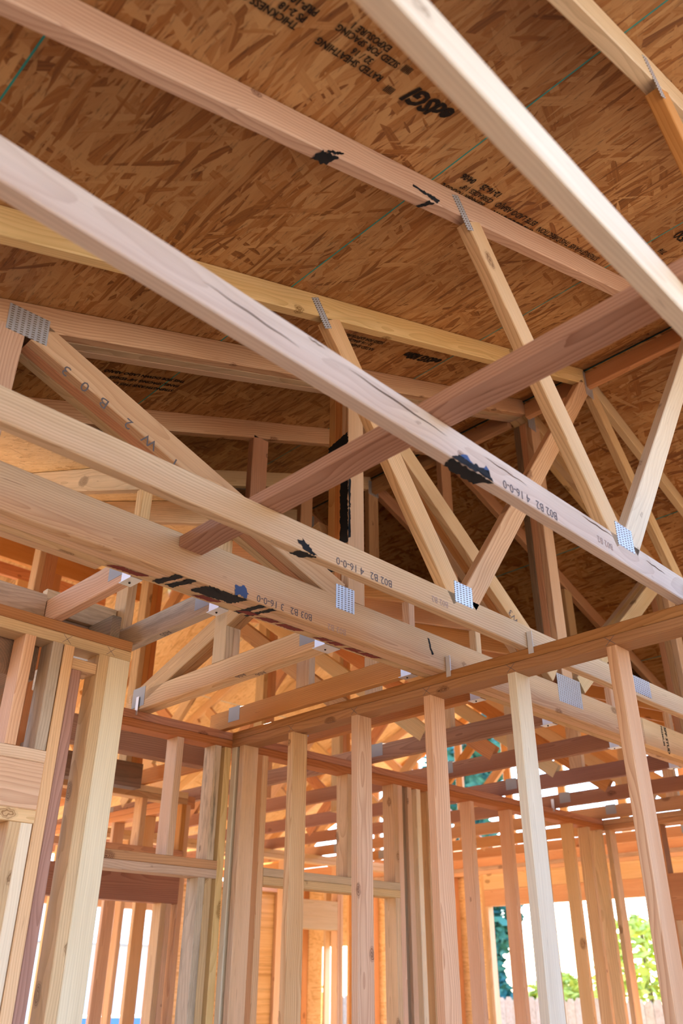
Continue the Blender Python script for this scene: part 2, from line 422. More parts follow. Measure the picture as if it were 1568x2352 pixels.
for r in range(4):
    x0, x1 = XR[r], XR[r + 1]
    ys = [-0.9, 0.8, 3.2, 5.9] if r % 2 else [-0.9, 0.2, 2.0, 4.4, 5.9]
    for y0, y1 in zip(ys, ys[1:]):
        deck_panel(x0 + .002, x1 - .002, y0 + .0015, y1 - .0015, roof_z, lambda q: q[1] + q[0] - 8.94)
    if r < 3: bx('panel_joint', ceil, TEAL, (x1 - 0.0035, x1 + 0.0015), (-0.9, min(5.5, x1 + 2.1 if x1 < RX else 8.9 - x1)), (roof_z(x1) - 0.0005, roof_z(x1) + 0.009))
bx('ridge_cap', ceil, FELT, (RX - .12, RX + .12), (-0.9, 5.5), (roof_z(RX) + .004, roof_z(RX) + .03))
# printed panel stamps, read along -X with their tops towards +Y
def stamp(x, y, s, size, mat=INKB, **kw):
    text(ceil, s, size, (x, y, roof_z(x) - 0.0015), (-1, 0, -S), (0, 1, 0), mat, **kw)
stamp(0.930, 0.806, 'RATED SHEATHING', 0.0255, bold=.0006)
stamp(0.872, 0.783, '32 / 16', 0.0245, bold=.0006)
stamp(0.934, 0.757, 'SIZED FOR SPACING', 0.0235, bold=.0006)
stamp(0.882, 0.735, 'EXPOSURE 1', 0.0240, bold=.0006)
stamp(0.664, 0.806, 'THICKNESS 0.418', 0.0250, bold=.0006)
stamp(0.668, 0.783, 'PS 2-18', 0.0245, bold=.0008)
stamp(0.678, 0.757, 'PRP-108', 0.0255, bold=.0008)
stamp(1.185, 0.783, 'e d S G I', 0.070, shear=.35, bold=.003, spacing=.72)
stamp(0.985, 0.822, '||||||', 0.020, bold=.0008)
stamp(0.975, 0.756, '||||||', 0.020, bold=.0008)
stamp(1.612, 0.925, '12-16-25', 0.030, bold=.0009); stamp(1.474, 0.925, '04:06', 0.030, bold=.0009)
stamp(1.612, 0.958, 'CERRADES 1/8"', 0.026, bold=.0004)
stamp(1.600, 0.985, 'SEPARAR TODOS L', 0.027, bold=.0006)
stamp(1.872, 0.955, 'ESTE LADO ABAJO', 0.031, bold=.0004)
stamp(1.900, 0.990, 'THIS SIDE DOWN', 0.033, bold=.0010)
stamp(2.34, 0.965, 'STRENGTH AXIS THIS DIRECTION', 0.031, bold=.0004)
stamp(2.590, 0.70, '(EX)', 0.055, bold=.001); stamp(2.60, 0.80, '7/16', 0.032, bold=.0008)
for (x, y) in ((2.42, 1.80), ):
    stamp(x, y, 'e d S G 10Sm', 0.062, shear=.3, bold=.003, spacing=.75)
stamp(2.00, 1.83, 'RATED SHEATHING', 0.0255, bold=.0006); stamp(1.96, 1.80, '32 / 16 SPACING', 0.0245, bold=.0006); stamp(2.00, 1.775, 'SIZED FOR EXPOSURE 1', 0.0240, bold=.0006)
for q, t_ in enumerate(('THIS SIDE DOWN LADO ABAJO', 'PANEL SPACING 1/8" EDGES', 'STRENGTH AXIS THIS DIRECTION')):
    stamp(1.41, 2.30 + .04 * q, t_, 0.0255, bold=.0008)
stamp(1.73, 1.70, '0418', 0.03, bold=.001)

# ---------------------------------------------------------------- main roof trusses (planes parallel to X)
def nY(y): return (0, 1, 0)
def inplane(name, par, mat, y, x0, z0, x1, z1, w=W4, t=T):
    return board(name, par, mat, (x0, y + t / 2, z0), (x1, y + t / 2, z1), w, t, Vector((-(z1 - z0), 0, x1 - x0)) if abs(x1 - x0) > 1e-6 else Vector((1, 0, 0)))
def top_chords(t, y, mat, mat2, x0=-0.9, x1=7.7):
    h = W4 / 2 / SL.x
    inplane('top_chord', t, mat, y, x0, roof_z(x0) - h, RX - .015, roof_z(RX - .015) - h)
    inplane('top_chord', t, mat2, y, RX + .005, roof_z(RX + .005) - h, x1, roof_z(x1) - h)
def fan_truss(y, label, m_top, m_bot, m_w1, m_w2, m_w3, m_w4):
    t = empty('roof_truss', (-0.9, y + T / 2, H), label, 'roof truss', 'roof trusses along the ridge')
    top_chords(t, y, m_top, YELL)
    inplane('bottom_chord', t, m_bot, y, -0.95, H + W4 / 2, 7.75, H + W4 / 2)
    zt = H + W4
    inplane('web', t, m_w1, y, 2.155, zt - .02, 1.535, 3.685)
    inplane('web', t, m_w2, y, 2.215, zt - .005, 3.375, 4.41)
    inplane('web', t, m_w3, y, 3.445, 4.41, 4.605, zt - .005)
    inplane('web', t, m_w4, y, 4.665, zt - .02, 5.285, 3.685)
    yf = y - .0006
    a = math.atan2(.9, .62)
    for sx in (1, -1):
        m = lambda x: x if sx == 1 else 2 * RX - x
        plate(t, (m(2.18), yf, 2.847), .10, .078)
        plate(t, (m(1.483), yf, 3.682), .037, .118, rot=sx * -0.60)
        plate(t, (m(-0.7), yf, 2.86), .13, .10)
    plate(t, (RX, yf, 4.43), .075, .15)
    plate(t, (3.415, yf, 2.80), .17, .075, name='splice_plate')
    return t
t0 = fan_truss(0.384, 'nearest roof truss, its blurred pale bottom chord crossing the upper right', YELL, PALE, ORNG, YELL, YELL, YELL)
t1 = fan_truss(0.9935, 'second roof truss, pinkish top chord and whitish bottom chord with a black spray patch', PINK, PALE, PINK, CREAM, YELL, YELL)
t2 = fan_truss(1.6035, 'third roof truss, yellow top chord and webs meeting at the grey peak plate', YELL, PINK, PINK, PINK, YELL, YELL)
def stamp_y(t, y, x, z, s, size, mat=INK, **kw):
    text(t, s, size, (x, y - .0009, z), (-1, 0, 0), (0, 0, -1), mat, **kw)
for t, y, xs in ((t1, .9935, (1.795, 1.662, 1.602)), (t2, 1.6035, (1.812, 1.690, 1.612))):
    a_ = .015 if t is t1 else 0
    stamp_y(t, y, 1.810 - a_, 2.778, 'B02 B2', .035); stamp_y(t, y, 1.682 - a_, 2.778, '4 16-0-0', .035)
    stamp_y(t, y, 2.09, 2.79, 'B02 B2', .030, plain('ink_faint', (.42, .30, .26), .8))
# black marks
def crack(t, y, x0, z0, x1, z1, w):
    n_ = 14; top = []; bot = []
    for k_ in range(n_ + 1):
        a_ = k_ / n_; ww = w * math.sin(math.pi * a_) + .0003; cx_ = x0 + (x1 - x0) * a_; cz_ = z0 + (z1 - z0) * a_ + .0012 * math.sin(a_ * 17)
        top.append((cx_, y - .0008, cz_ + ww / 2)); bot.append((cx_, y - .0008, cz_ - ww / 2))
    me = bpy.data.meshes.new('crack'); L0 = t.location
    me.from_pydata([Vector(v) - L0 for v in top + bot], [], [(k_, k_ + 1, k_ + 2 + n_, k_ + 1 + n_) for k_ in range(n_)]); me.materials.append(DCR)
    link(bpy.data.objects.new('crack', me), t)
DCR = plain('crack_dark', (.13, .075, .05), .9)
crack(t1, .9935, .62, 2.802, .86, 2.790, .0035); crack(t1, .9935, 1.00, 2.815, 1.33, 2.803, .0045); crack(t1, .9935, 1.48, 2.812, 1.66, 2.808, .003)
crack(t1, .9935, 1.93, 2.825, 2.10, 2.822, .004); crack(t1, .9935, 2.30, 2.812, 2.42, 2.806, .0035); crack(t1, .9935, .88, 2.83, .93, 2.828, .003)
mark(t1, [(1.345, .9935, 2.752), (1.36, .9935, 2.765), (1.49, .9935, 2.775), (1.508, .9935, 2.752)], (0, -1, 0), PAINT)
mark(t1, [(1.345, .9945, H), (1.505, .9945, H), (1.475, 1.0305, H), (1.355, 1.0305, H)], (0, 0, -1), PAINT)
mark(t1, [(1.375, .9935, 2.768), (1.40, .9935, 2.782), (1.43, .9935, 2.770)], (0, -1, 0), BLUEP)
mark(t1, [(1.465, .9935, 2.768), (1.48, .9935, 2.79), (1.495, .9935, 2.77)], (0, -1, 0), BLUEP)
mark(t2, [(1.42, 1.6045, H), (1.49, 1.6045, H), (1.45, 1.64, H), (1.41, 1.64, H)], (0, 0, -1), PAINT)
mark(t2, [(1.41, 1.6035, 2.775), (1.43, 1.6035, 2.79), (1.455, 1.6035, 2.772), (1.485, 1.6035, 2.752), (1.44, 1.6035, 2.752)], (0, -1, 0), PAINT)
def on_slope(x, d): return roof_z(x) - d / SL.x
mark(t1, [(0.925, .9935, on_slope(.925, .088)), (.965, .9935, on_slope(.965, .072)), (.985, .9935, on_slope(.985, .072)), (.945, .9935, on_slope(.945, .088))], (0, -1, 0), PAINT)
mark(t1, [(0.91, .994, on_slope(.91, .0895)), (.965, .994, on_slope(.965, .0895)), (.955, 1.031, on_slope(.955, .0895)), (.905, 1.031, on_slope(.905, .0895))], (S, 0, -1), PAINT)
mark(t1, [(1.25, .9935, on_slope(1.25, .062)), (1.30, .9935, on_slope(1.30, .064)), (1.372, .9935, on_slope(1.372, .072)), (1.36, .9935, on_slope(1.36, .088)), (1.32, .9935, on_slope(1.32, .078))], (0, -1, 0), PAINT)
mark(t1, [(1.325, .9945, on_slope(1.325, .0895)), (1.35, .9945, on_slope(1.35, .0895)), (1.32, 1.03, on_slope(1.32, .0895)), (1.305, 1.03, on_slope(1.305, .0895))], (S, 0, -1), PAINT)

# triple girder truss
YG = 1.9878
g = empty('girder_truss', (-0.9, YG, H), 'three-ply girder truss with a wide bottom beam and black sprayed marks', 'girder truss')
for q in range(3):
    y = YG + q * T
    hb = .14
    inplane('bottom_chord', g, (PINK, YELL, TAN)[q], y + .0004 * q, -0.95, H + hb / 2, 4.18, H + hb / 2, hb, T - .0006)
    inplane('bottom_chord', g, (YELL, TAN, PINK)[q], y + .0004 * q, 4.182, H + hb / 2, 7.75, H + hb / 2, hb, T - .0006)
    top_chords(g, y, (PINK, TAN, PINK)[q], YELL)
    inplane('web', g, (YELL, ORNG, TAN)[q], y, 0.70, 3.352, 1.97, 2.905)
    inplane('web', g, (YELL, ORNG, TAN)[q], y, 2.115, 3.885, 3.375, 2.93)
    inplane('web', g, YELL, y, 2 * RX - 2.115 + .07, 3.885, 3.60, 2.93)
    inplane('web', g, (PINK, ORNG, ORNG)[q], y, 2.045, 2.89, 2.045, roof_z(2.045) - .095)
    inplane('web', g, (PINK, ORNG, DARK)[q], y, 3.483, 2.89, 3.483, roof_z(3.483) - .095)
    inplane('web', g, PINK, y, 0.622, 2.89, 0.622, roof_z(.622) - .095)
    inplane('web', g, (TAN, ORNG, ORNG)[q], y, 4.86, 2.89, 4.86, roof_z(4.86) - .095)
plate(g, (0.668, YG - .0006, 3.356), .125, .092, rot=-.05); plate(g, (1.985, YG - .0006, 2.887), .094, .094)
plate(g, (3.483, YG - .0006, 2.876), .205, .135); plate(g, (3.45, YG - .0006, 4.43), .075, .15)
plate(g, (2.07, YG - .0006, 3.90), .07, .13, rot=-.4); plate(g, (4.86, YG - .0006, 2.887), .094, .094)
stamp_y(g, YG, 1.825, 2.778, 'B03 B2', .035); stamp_y(g, YG, 1.697, 2.778, '3 16-0-0', .035); stamp_y(g, YG, 1.99, 2.768, 'B03 B2', .032, bpy.data.materials['ink_faint'])
for w_, u_ in (('8', 0.0), ('1', .115), ('W', .205), ('2', .305), ('B', .40), ('0', .475), ('3', .545)):
    text(g, w_, .055, (1.345 - .943 * u_ - .006, YG - .001, 3.082 + .332 * u_ + .012), (-1.27, 0, .447), (-.447, 0, -1.27), INK, name='handwriting')
text(g, 'W3', .050, (3.11, YG - .001, 3.12), (-1.26, 0, .955), (-.955, 0, -1.26), INK, name='handwriting')
text(g, 'SPF STUD', .034, (4.418, YG - .001, 2.885), (0.0, 0, -1), (1, 0, 0), INKB, bold=.0015); text(g, 'PREMIUM', .026, (4.38, YG - .001, 2.885), (0, 0, -1), (1, 0, 0), INKB, bold=.0006)
# sprayed marks and red stains underneath the girder
def under(x0, x1, y0, y1, mat, rag=.005): mark(g, [(x0, y0, H), (x1, y0, H), (x1 - .03, y1, H), (x0 - .03, y1, H)], (0, 0, -1), mat, 'spray_mark' if mat is PAINT else 'red_stain', rag)
under(1.27, 1.30, 1.990, 2.085, PAINT); under(1.315, 1.345, 1.990, 2.08, PAINT)
under(1.39, 1.55, 1.990, 2.055, PAINT, .007); under(1.60, 1.625, 1.99, 2.10, PAINT); under(1.645, 1.665, 1.99, 2.10, PAINT)
mark(g, [(1.485, YG, 2.752), (1.49, YG, 2.782), (1.525, YG, 2.790), (1.545, YG, 2.768), (1.535, YG, 2.752)], (0, -1, 0), BLUEP)
for a, b in ((1.11, 1.22), (1.42, 1.50), (1.60, 1.66), (1.685, 1.75), (1.77, 1.86), (1.95, 2.0), (2.01, 2.07), (2.10, 2.16), (2.17, 2.26)):
    under(a, b, 2.062, 2.088, REDS, .003)
mark(g, [(2.445, YG, 2.86), (2.455, YG, 2.86), (2.475, YG, 2.80), (2.465, YG, 2.80)], (0, -1, 0), PAINT)
for (xx, z0, z1) in ((2.0, 3.02, 3.06), (2.0, 3.50, 3.60)):
    mark(g, [(xx - .0005, YG + .001, z0 + .02), (xx - .0005, YG + .001, z1 + .03), (xx - .0005, 2.100, z1), (xx - .0005, 2.100, z0)], (-1, 0, 0), PAINT)
mark(g, [(2.002, YG, 3.14), (2.002, YG, 3.42), (2.012, YG, 3.41), (2.010, YG, 3.15)], (0, -1, 0), PAINT)
mark(g, [(1.9995, YG + .001, 3.12), (1.9995, YG + .001, 3.42), (1.9995, 2.03, 3.40), (1.9995, 2.03, 3.14)], (-1, 0, 0), PAINT)

lg = bx('ledger_board', None, TAN, (-0.95, 1.078), (YG + 3 * T + .002, YG + 4 * T), (H + .0, H + .089)); tag(lg, 'tan board end nailed behind the girder at the far left', 'timber board')
# valley trusses standing on the cross roof
def valley(y, label, webs, mt, mb):
    zb = 2.315 + S * (y + T) + .016
    t = empty('valley_truss', (0.4, y + T / 2, zb), label, 'roof truss')
    x0 = (zb - 3.17) / S + .05; h = W4 / 2 / SL.x
    inplane('top_chord', t, mt, y, x0, roof_z(x0) - h, RX - .015, roof_z(RX) - h)
    inplane('top_chord', t, ORNG, y, RX + .005, roof_z(RX) - h, 2 * RX - x0, roof_z(x0) - h)
    inplane('bottom_chord', t, mb, y, x0 + .15, zb + W4 / 2, 2 * RX - x0 - .15, zb + W4 / 2)
    for x in webs: inplane('web', t, ORNG, y, x, zb + W4, x, roof_z(x) - .095)
    plate(t, (RX, y - .0006, roof_z(RX) - .09), .09, .10)
    return t
valley(2.57, 'valley truss just behind the girder, reddish chord with a short orange post', (2.013, 3.41, 4.65), PINK, TAN)
valley(3.16, 'second valley truss behind the girder, orange chord in the dark', (1.62, 2.84, 3.41, 4.1), YELL, TAN)
valley(3.77, 'third valley truss, small and deep in the dark roof', (2.4, 3.41, 4.3), YELL, TAN)
valley(4.38, 'last valley truss, smallest, farthest along the ridge', (3.41,), ORNG, TAN)
# ridge blocking between the trusses
rl = ['reddish ridge block between the nearest two trusses', 'reddish ridge block above the second and third truss peaks', 'ridge block running back from the grey peak plate of the third truss', 'ridge block between the girder and the first valley truss', 'ridge block between the first two valley trusses']
ry = [(.424, .992), (1.033, 1.602), (1.643, 1.986), (2.105, 2.568), (2.61, 3.158)]
for lab, (a, b) in zip(rl, ry):
    o = bx('ridge_block', None, ORNG, (RX - .019, RX + .019), (a, b), (roof_z(RX) - .125, roof_z(RX) - .036)); tag(o, lab, 'timber block')

# long flat brace on the bottom chords
br = bx('brace_board', None, BRAC, (1.262, 1.351), (-0.9, 1.9865), (2.8395, 2.8775)); tag(br, 'long flat reddish-brown brace board lying across the pale truss chords', 'timber board')

# ---------------------------------------------------------------- cross roof: trusses parallel to Y, hung on the girder
CY = 2.1023
def cz(y): return 2.315 + S * y if y < 5.56 else 2.315 + S * 5.56 - S * (y - 5.56)
def inX(name, par, mat, x, y0, z0, y1, z1, w=W4, t=T):
    return board(name, par, mat, (x + t / 2, y0, z0), (x + t / 2, y1, z1), w, t, Vector((0, -(z1 - z0), y1 - y0)) if abs(y1 - y0) > 1e-6 else Vector((0, 1, 0)))
cross = [ # x, y end of bottom chord, chord wood, plies, label
 (1.180, 2.74, PINK, 1, 'ceiling joist truss hung nearest the left edge with a cut wedge end'),
 (1.515, 3.40, GREY, 1, 'greyish joist truss in the second steel hanger under the girder'),
 (1.998, 3.42, PINK, 2, 'doubled joist truss bearing on the corner plate in the third steel hanger'),
 (2.475, 3.43, ORNG, 1, 'orange joist truss running beside the top of the corner wall'),
 (2.93, 9.0, ORNG, 1, 'joist truss just behind the corner wall'),
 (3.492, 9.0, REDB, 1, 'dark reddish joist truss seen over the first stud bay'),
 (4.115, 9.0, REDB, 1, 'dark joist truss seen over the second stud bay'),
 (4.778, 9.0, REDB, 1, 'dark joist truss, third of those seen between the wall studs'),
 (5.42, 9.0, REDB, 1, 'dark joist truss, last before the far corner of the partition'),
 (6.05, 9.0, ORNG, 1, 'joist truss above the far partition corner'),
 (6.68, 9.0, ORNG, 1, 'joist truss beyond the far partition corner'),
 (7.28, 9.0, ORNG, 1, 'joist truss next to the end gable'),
]
hC = W4 / 2 / SL.x
JT = []
for i, (x, ye, m, n, lab) in enumerate(cross):
    t = empty('joist_truss', (x, CY, H), lab, 'joist truss'); JT.append(t)
    for q in range(n):
        xx = x + q * T
        inX('bottom_chord', t, m, xx, CY + .002, H + W4 / 2, ye, H + W4 / 2, W4, T - .0006)
        inX('top_chord', t, (TAN if i < 2 else ORNG), xx, CY + .002, cz(CY) - hC, 5.545, cz(5.545) - hC)
        inX('web', t, PINK, xx, CY + .021, H + W4, CY + .021, cz(CY) - .09, .038)
        if i > 0: inX('web', t, (TAN, TAN, PINK)[i % 3], xx, 2.752, H + W4, 2.752, cz(2.75) - .10)
        if ye > 5:
            inX('top_chord', t, YELL, xx, 5.575, cz(5.575) - hC, 9.4, cz(9.4) - hC)
            for (ya, yb) in ((2.9, 4.4), (5.9, 4.55), (5.3, 6.7), (8.2, 6.85)):
                inX('web', t, (YELL if i % 2 else ORNG), xx, ya, H + W4 if ya in (2.9, 5.9, 5.3, 8.2) else 3, yb, cz(yb) - .10)
    if x > 1.9 and x < 2.1:
        for q in range(2): inX('web', t, (TAN, ORNG)[q], x + q * T, 3.40, 2.79, 2.14, 3.235)
        plate(t, (x - .0006, 3.34, 2.81), .10, .09, normal='-X', mat=GALV2)
    plate(t, (x - .0006, 2.755, cz(2.75) - .13), .07, .10, normal='-X', mat=GALV2)
    plate(t, (x - .0006, 2.20 if i < 3 else 3.24, H + .06), .085, .07, normal='-X', mat=GALV2)
    if ye > 5: plate(t, (x - .0006, 6.1, H + .045), .20, .075, normal='-X', name='splice_plate', mat=GALV2)
    # steel hanger cradling the chord under the girder
    hg = empty('joist_hanger', (x, CY, H), 'galvanised joist hanger on the girder, ' + ['leftmost, with shiny raised edges', 'second from the left, near the blue spray dot', 'third from the left, holding the doubled joist', 'beside the corner wall top', 'just behind the corner wall', 'over the first stud bay', 'over the second stud bay', 'third between the wall studs', 'before the far partition corner', 'above the far partition corner', 'beyond the far partition corner', 'next to the end gable'][i], 'joist hanger', 'joist hangers')
    wd = T * n
    def sheet(nm, X, Y, Z):
        me = bpy.data.meshes.new(nm); bm = bmesh.new(); bmesh.ops.create_cube(bm, size=1.0)
        bmesh.ops.scale(bm, vec=(X[1] - X[0], Y[1] - Y[0], Z[1] - Z[0]), verts=bm.verts); bm.to_mesh(me); bm.free(); me.materials.append(METAL)
        o = bpy.data.objects.new(nm, me); o.location = Vector(((X[0] + X[1]) / 2, (Y[0] + Y[1]) / 2, (Z[0] + Z[1]) / 2)) - hg.location; link(o, hg)
    sheet('hanger_seat', (x - .002, x + wd + .002), (CY + .001, CY + .068), (H - .0025, H - .0003))
    sheet('hanger_side', (x - .0022, x - .0004), (CY + .001, CY + .055), (H - .002, H + .075))
    sheet('hanger_side', (x + wd + .0002, x + wd + .002), (CY + .001, CY + .055), (H - .002, H + .075))
    bm = bmesh.new(); bmesh.ops.create_uvsphere(bm, u_segments=8, v_segments=5, radius=.004); me = bpy.data.meshes.new('nail_head'); bm.to_mesh(me); bm.free(); me.materials.append(INKB)
    o = bpy.data.objects.new('nail_head', me); o.location = (wd / 2, .04, -.003); link(o, hg)
# handwriting on the joist undersides
for (x, y, s_) in ((1.199, 2.62, 'A04 SA'), (1.533, 2.40, 'A05'), (2.017, 2.58, 'A06'), (2.055, 2.50, 'A06')):
    text(JT[x < 1.3 and 0 or (x < 1.6 and 1 or 2)], s_, .036, (x - .014, y, H - .0012), (0, 1, 0), (1, 0, 0), INK, name='handwriting')

for i, (y, z0, z1) in enumerate(((5.0, 4.06, 4.20), (5.5, 4.17, 4.26), (6.0, 4.16, 4.30), (6.6, 3.90, 4.04))):
    t = empty('flat_truss', (0.5, y, H), ['first', 'second', 'third', 'farthest'][i] + ' level-topped orange truss in the glowing back roof at the far left', 'roof truss')
    bx('top_chord', t, ORNG, (-0.8, 2.90), (y, y + T), (z0, z1)); bx('bottom_chord', t, YELL, (-0.8, 2.90), (y, y + T), (H, H + W4))
    for x in (.30, 1.32, 2.2): bx('web', t, (ORNG, YELL)[i % 2], (x, x + W4), (y, y + T), (H + W4, z0))
# cross roof decking
DY = Vector((0, 1, S)).normalized(); DYd = Vector((0, 1, -S)).normalized()
ky = 1 / DY.y
for r, (y0, y1) in enumerate(((CY + .02, 3.16), (3.16, 4.30), (4.30, 5.55))):
    xs = [-1.6, 0.57, 2.95, 5.35, 7.90] if r % 2 else [-1.6, 1.75, 4.15, 6.55, 7.90]
    for x0, x1 in zip(xs, xs[1:]):
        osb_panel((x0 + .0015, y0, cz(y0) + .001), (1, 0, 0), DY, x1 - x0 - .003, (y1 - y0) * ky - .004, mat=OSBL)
for r, (y0, y1) in enumerate(((5.57, 6.66), (6.66, 7.75), (7.75, 8.84), (8.84, 9.6))):
    xs = [-1.6, 0.9, 3.3, 5.6, 7.9] if r % 2 else [-1.6, 2.1, 4.5, 6.9, 7.9]
    for x0, x1 in zip(xs, xs[1:]):
        osb_panel((x0 + .0015, y0, cz(y0) + .001), (1, 0, 0), DYd, x1 - x0 - .003, (y1 - y0) * ky - .004, mat=OSBL)

# ---------------------------------------------------------------- stud walls
def wall(name, loc, label): return empty(name, loc, label, 'stud wall')
def studX(w, y, x, z0=0.038, z1=H - .076, mat=PINK, name='stud'):   # in a wall running along X (front face y)
    return bx(name, w, mat, (x, x + T), (y, y + W4), (z0, z1))
def studY(w, x, y, z0=0.038, z1=H - .076, mat=PINK, name='stud'):   # in a wall running along Y (face x)
    return bx(name, w, mat, (x, x + W4), (y, y + T), (z0, z1))
def platesX(w, y, x0, x1, m1=ORNG, m2=ORNG, bottom=True):
    bx('top_plate', w, m1, (x0, x1), (y, y + W4), (H - T + .0004, H)); bx('top_plate', w, m2, (x0, x1), (y, y + W4), (H - 2 * T, H - T - .0004))
    if bottom: bx('bottom_plate', w, TAN, (x0, x1), (y, y + W4), (0, T))
def platesY(w, x, y0, y1, m1=ORNG, m2=ORNG, bottom=True):
    bx('top_plate', w, m1, (x, x + W4), (y0, y1), (H - T + .0004, H)); bx('top_plate', w, m2, (x, x + W4), (y0, y1), (H - 2 * T, H - T - .0004))
    if bottom: bx('bottom_plate', w, TAN, (x, x + W4), (y0, y1), (0, T))

# wall M, the big stud wall in front
M = wall('stud_wall', (2.551, 1.5, 0), 'near stud wall with an orange double top plate and five full-height studs')
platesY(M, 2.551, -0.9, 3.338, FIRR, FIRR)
mm = [PINK, PINK, PINK, CREAM, PINK, YELL, PINK, TAN, PINK, PINK]
for k_ in range(10):
    y = 2.9235 - .4064 * k_ - T
    st = studY(M, 2.551, y, mat=mm[k_])
    if k_ == 4:
        sd = studY(M, 2.551, y, z0=.04, z1=.05)  # replaced below
        bpy.data.objects.remove(sd)
    c = y + T / 2
    for (dy0, dy1) in ((-.018, .018), (.018, -.018)):
        a = Vector((2.5503, c + dy0, H - .072)); b = Vector((2.5503, c + dy1, H - .042))
        me = bpy.data.meshes.new('pencil_mark'); d = (b - a); n = Vector((0, -d.z, d.y)).normalized() * .0009
        me.from_pydata([a + n - M.location, b + n - M.location, b - n - M.location, a - n - M.location], [], [(0, 1, 2, 3)]); me.materials.append(INK)
        o = bpy.data.objects.new('pencil_mark', me); link(o, M)
studY(M, 2.551, 3.300, mat=CREAM); studY(M, 2.551, 3.24, mat=TAN)
# metal ties from plate to trusses
def tie(x, y, lab):
    me = bpy.data.meshes.new('truss_tie'); bm = bmesh.new()
    for (sx, sy, sz, cx_, cy_, cz_) in ((.0015, .022, .085, 0, 0, .03), (.03, .0015, .085, .015, .011, .03)):
        r = bmesh.ops.create_cube(bm, size=1.0); bmesh.ops.scale(bm, vec=(sx, sy, sz), verts=r['verts']); bmesh.ops.translate(bm, vec=(cx_, cy_, cz_), verts=r['verts'])
    bm.to_mesh(me); bm.free(); me.materials.append(METAL)
    o = bpy.data.objects.new('truss_tie', me); o.location = (x, y, H - .012); link(o); tag(o, lab, 'metal tie', 'metal truss ties')
tie(2.549, 1.974, 'shiny steel tie standing on the plate against the girder')
tie(2.549, 1.590, 'shiny steel tie standing on the plate against the third truss chord')
tie(2.549, 0.980, 'shiny steel tie standing on the plate against the second truss chord')
for (x, lab) in ((1.995, 'steel tie at the end of the doubled joist on the corner plate'), (4.11, 'blue-grey steel tie on the far partition plate, left one'), (5.415, 'blue-grey steel tie on the far partition plate, right one')):
    tie(x - .003, 3.337, lab)

# wall P, posts at the left
Pw = wall('stud_wall', (0.6, 2.59, 0), 'left stud wall with paired tan posts and a built-up window header')
platesX(Pw, 2.59, -0.6, 1.497, FIRR, TAN)
for x, z0, z1, m in ((1.199, 2.315, H - .076, GREY), (1.241, .038, H - .076, YELL), (1.199, .038, 2.093, CREAM), (1.161, .038, 2.093, TAN), (1.375, .038, H - .076, TAN)):
    studX(Pw, 2.59, x + .0002, z0, z1, m)
bx('stud', Pw, REDB, (1.2832, 1.322), (2.60, 2.689), (.038, 2.60))
bx('block', Pw, PINK, (1.2832, 1.374), (2.60, 2.689), (2.602, 2.64))
bx('post', Pw, CREAM, (1.4135, 1.4975), (2.59, 2.628), (.038, H - .076)); bx('stud', Pw, TAN, (1.4135, 1.452), (2.63, 2.679), (.038, H - .076))
bx('header', Pw, PINK, (0.2, 1.2405), (2.59, 2.679), (2.277, 2.315)); bx('header', Pw, PINK, (0.2, 1.2405), (2.591, 2.679), (2.134, 2.2765)); bx('header', Pw, YELL, (0.2, 1.2405), (2.59, 2.679), (2.094, 2.1335))
for x in (1.10, 0.72): studX(Pw, 2.59, x, 2.3155, H - .076, PINK, 'cripple_stud')
studX(Pw, 2.60, 0.16, mat=TAN)
for (c0, c1) in ((1.19, 2.69), (1.36, 2.69)):
    for (dx0, dx1) in ((-.016, .016), (.016, -.016)):
        me = bpy.data.meshes.new('pencil_mark'); a = Vector((c0 + .055 + dx0 - .6, -.0012, H - .072)); b = Vector((c0 + .055 + dx1 - .6, -.0012, H - .042)); n = Vector((.0009, 0, 0))
        me.from_pydata([a + n, b + n, b - n, a - n], [], [(0, 1, 2, 3)]); me.materials.append(INK); link(bpy.data.objects.new('pencil_mark', me), Pw)
# loose blocks on that plate
for X, Y, Z, m, lab in (((0.2, 1.176), (2.655, 2.693), (H, 2.858), GREY, 'grey weathered rim board on the left wall plate'),
                        ((1.222, 1.510), (2.765, 2.803), (2.842, 2.930), GREY, 'grey weathered block between two joists behind the left plate'),
                        ((1.222, 1.510), (2.785, 2.823), (H + .0005, 2.8395), DARK, 'dark brown block under the grey block behind the left plate'),
                        ((1.4145, 1.4525), (2.615, 2.78), (H + .0005, H + .0895), DARK, 'short dark block with a pale sawn end on the left plate')):
    o = bx('wood_block', None, m, X, Y, Z); tag(o, lab, 'timber block')
# lower beam and dark block behind the left posts
o = bx('beam', None, DARK, (1.02, 1.20), (2.695, 3.25), (2.56, 2.70)); tag(o, 'rough dark stained beam piece behind the left posts', 'timber beam')
o = bx('beam', None, CREAM, (0.86, 0.99), (2.695, 3.25), (2.62, 2.71)); tag(o, 'pale beam piece at the left edge under the top plate', 'timber beam')

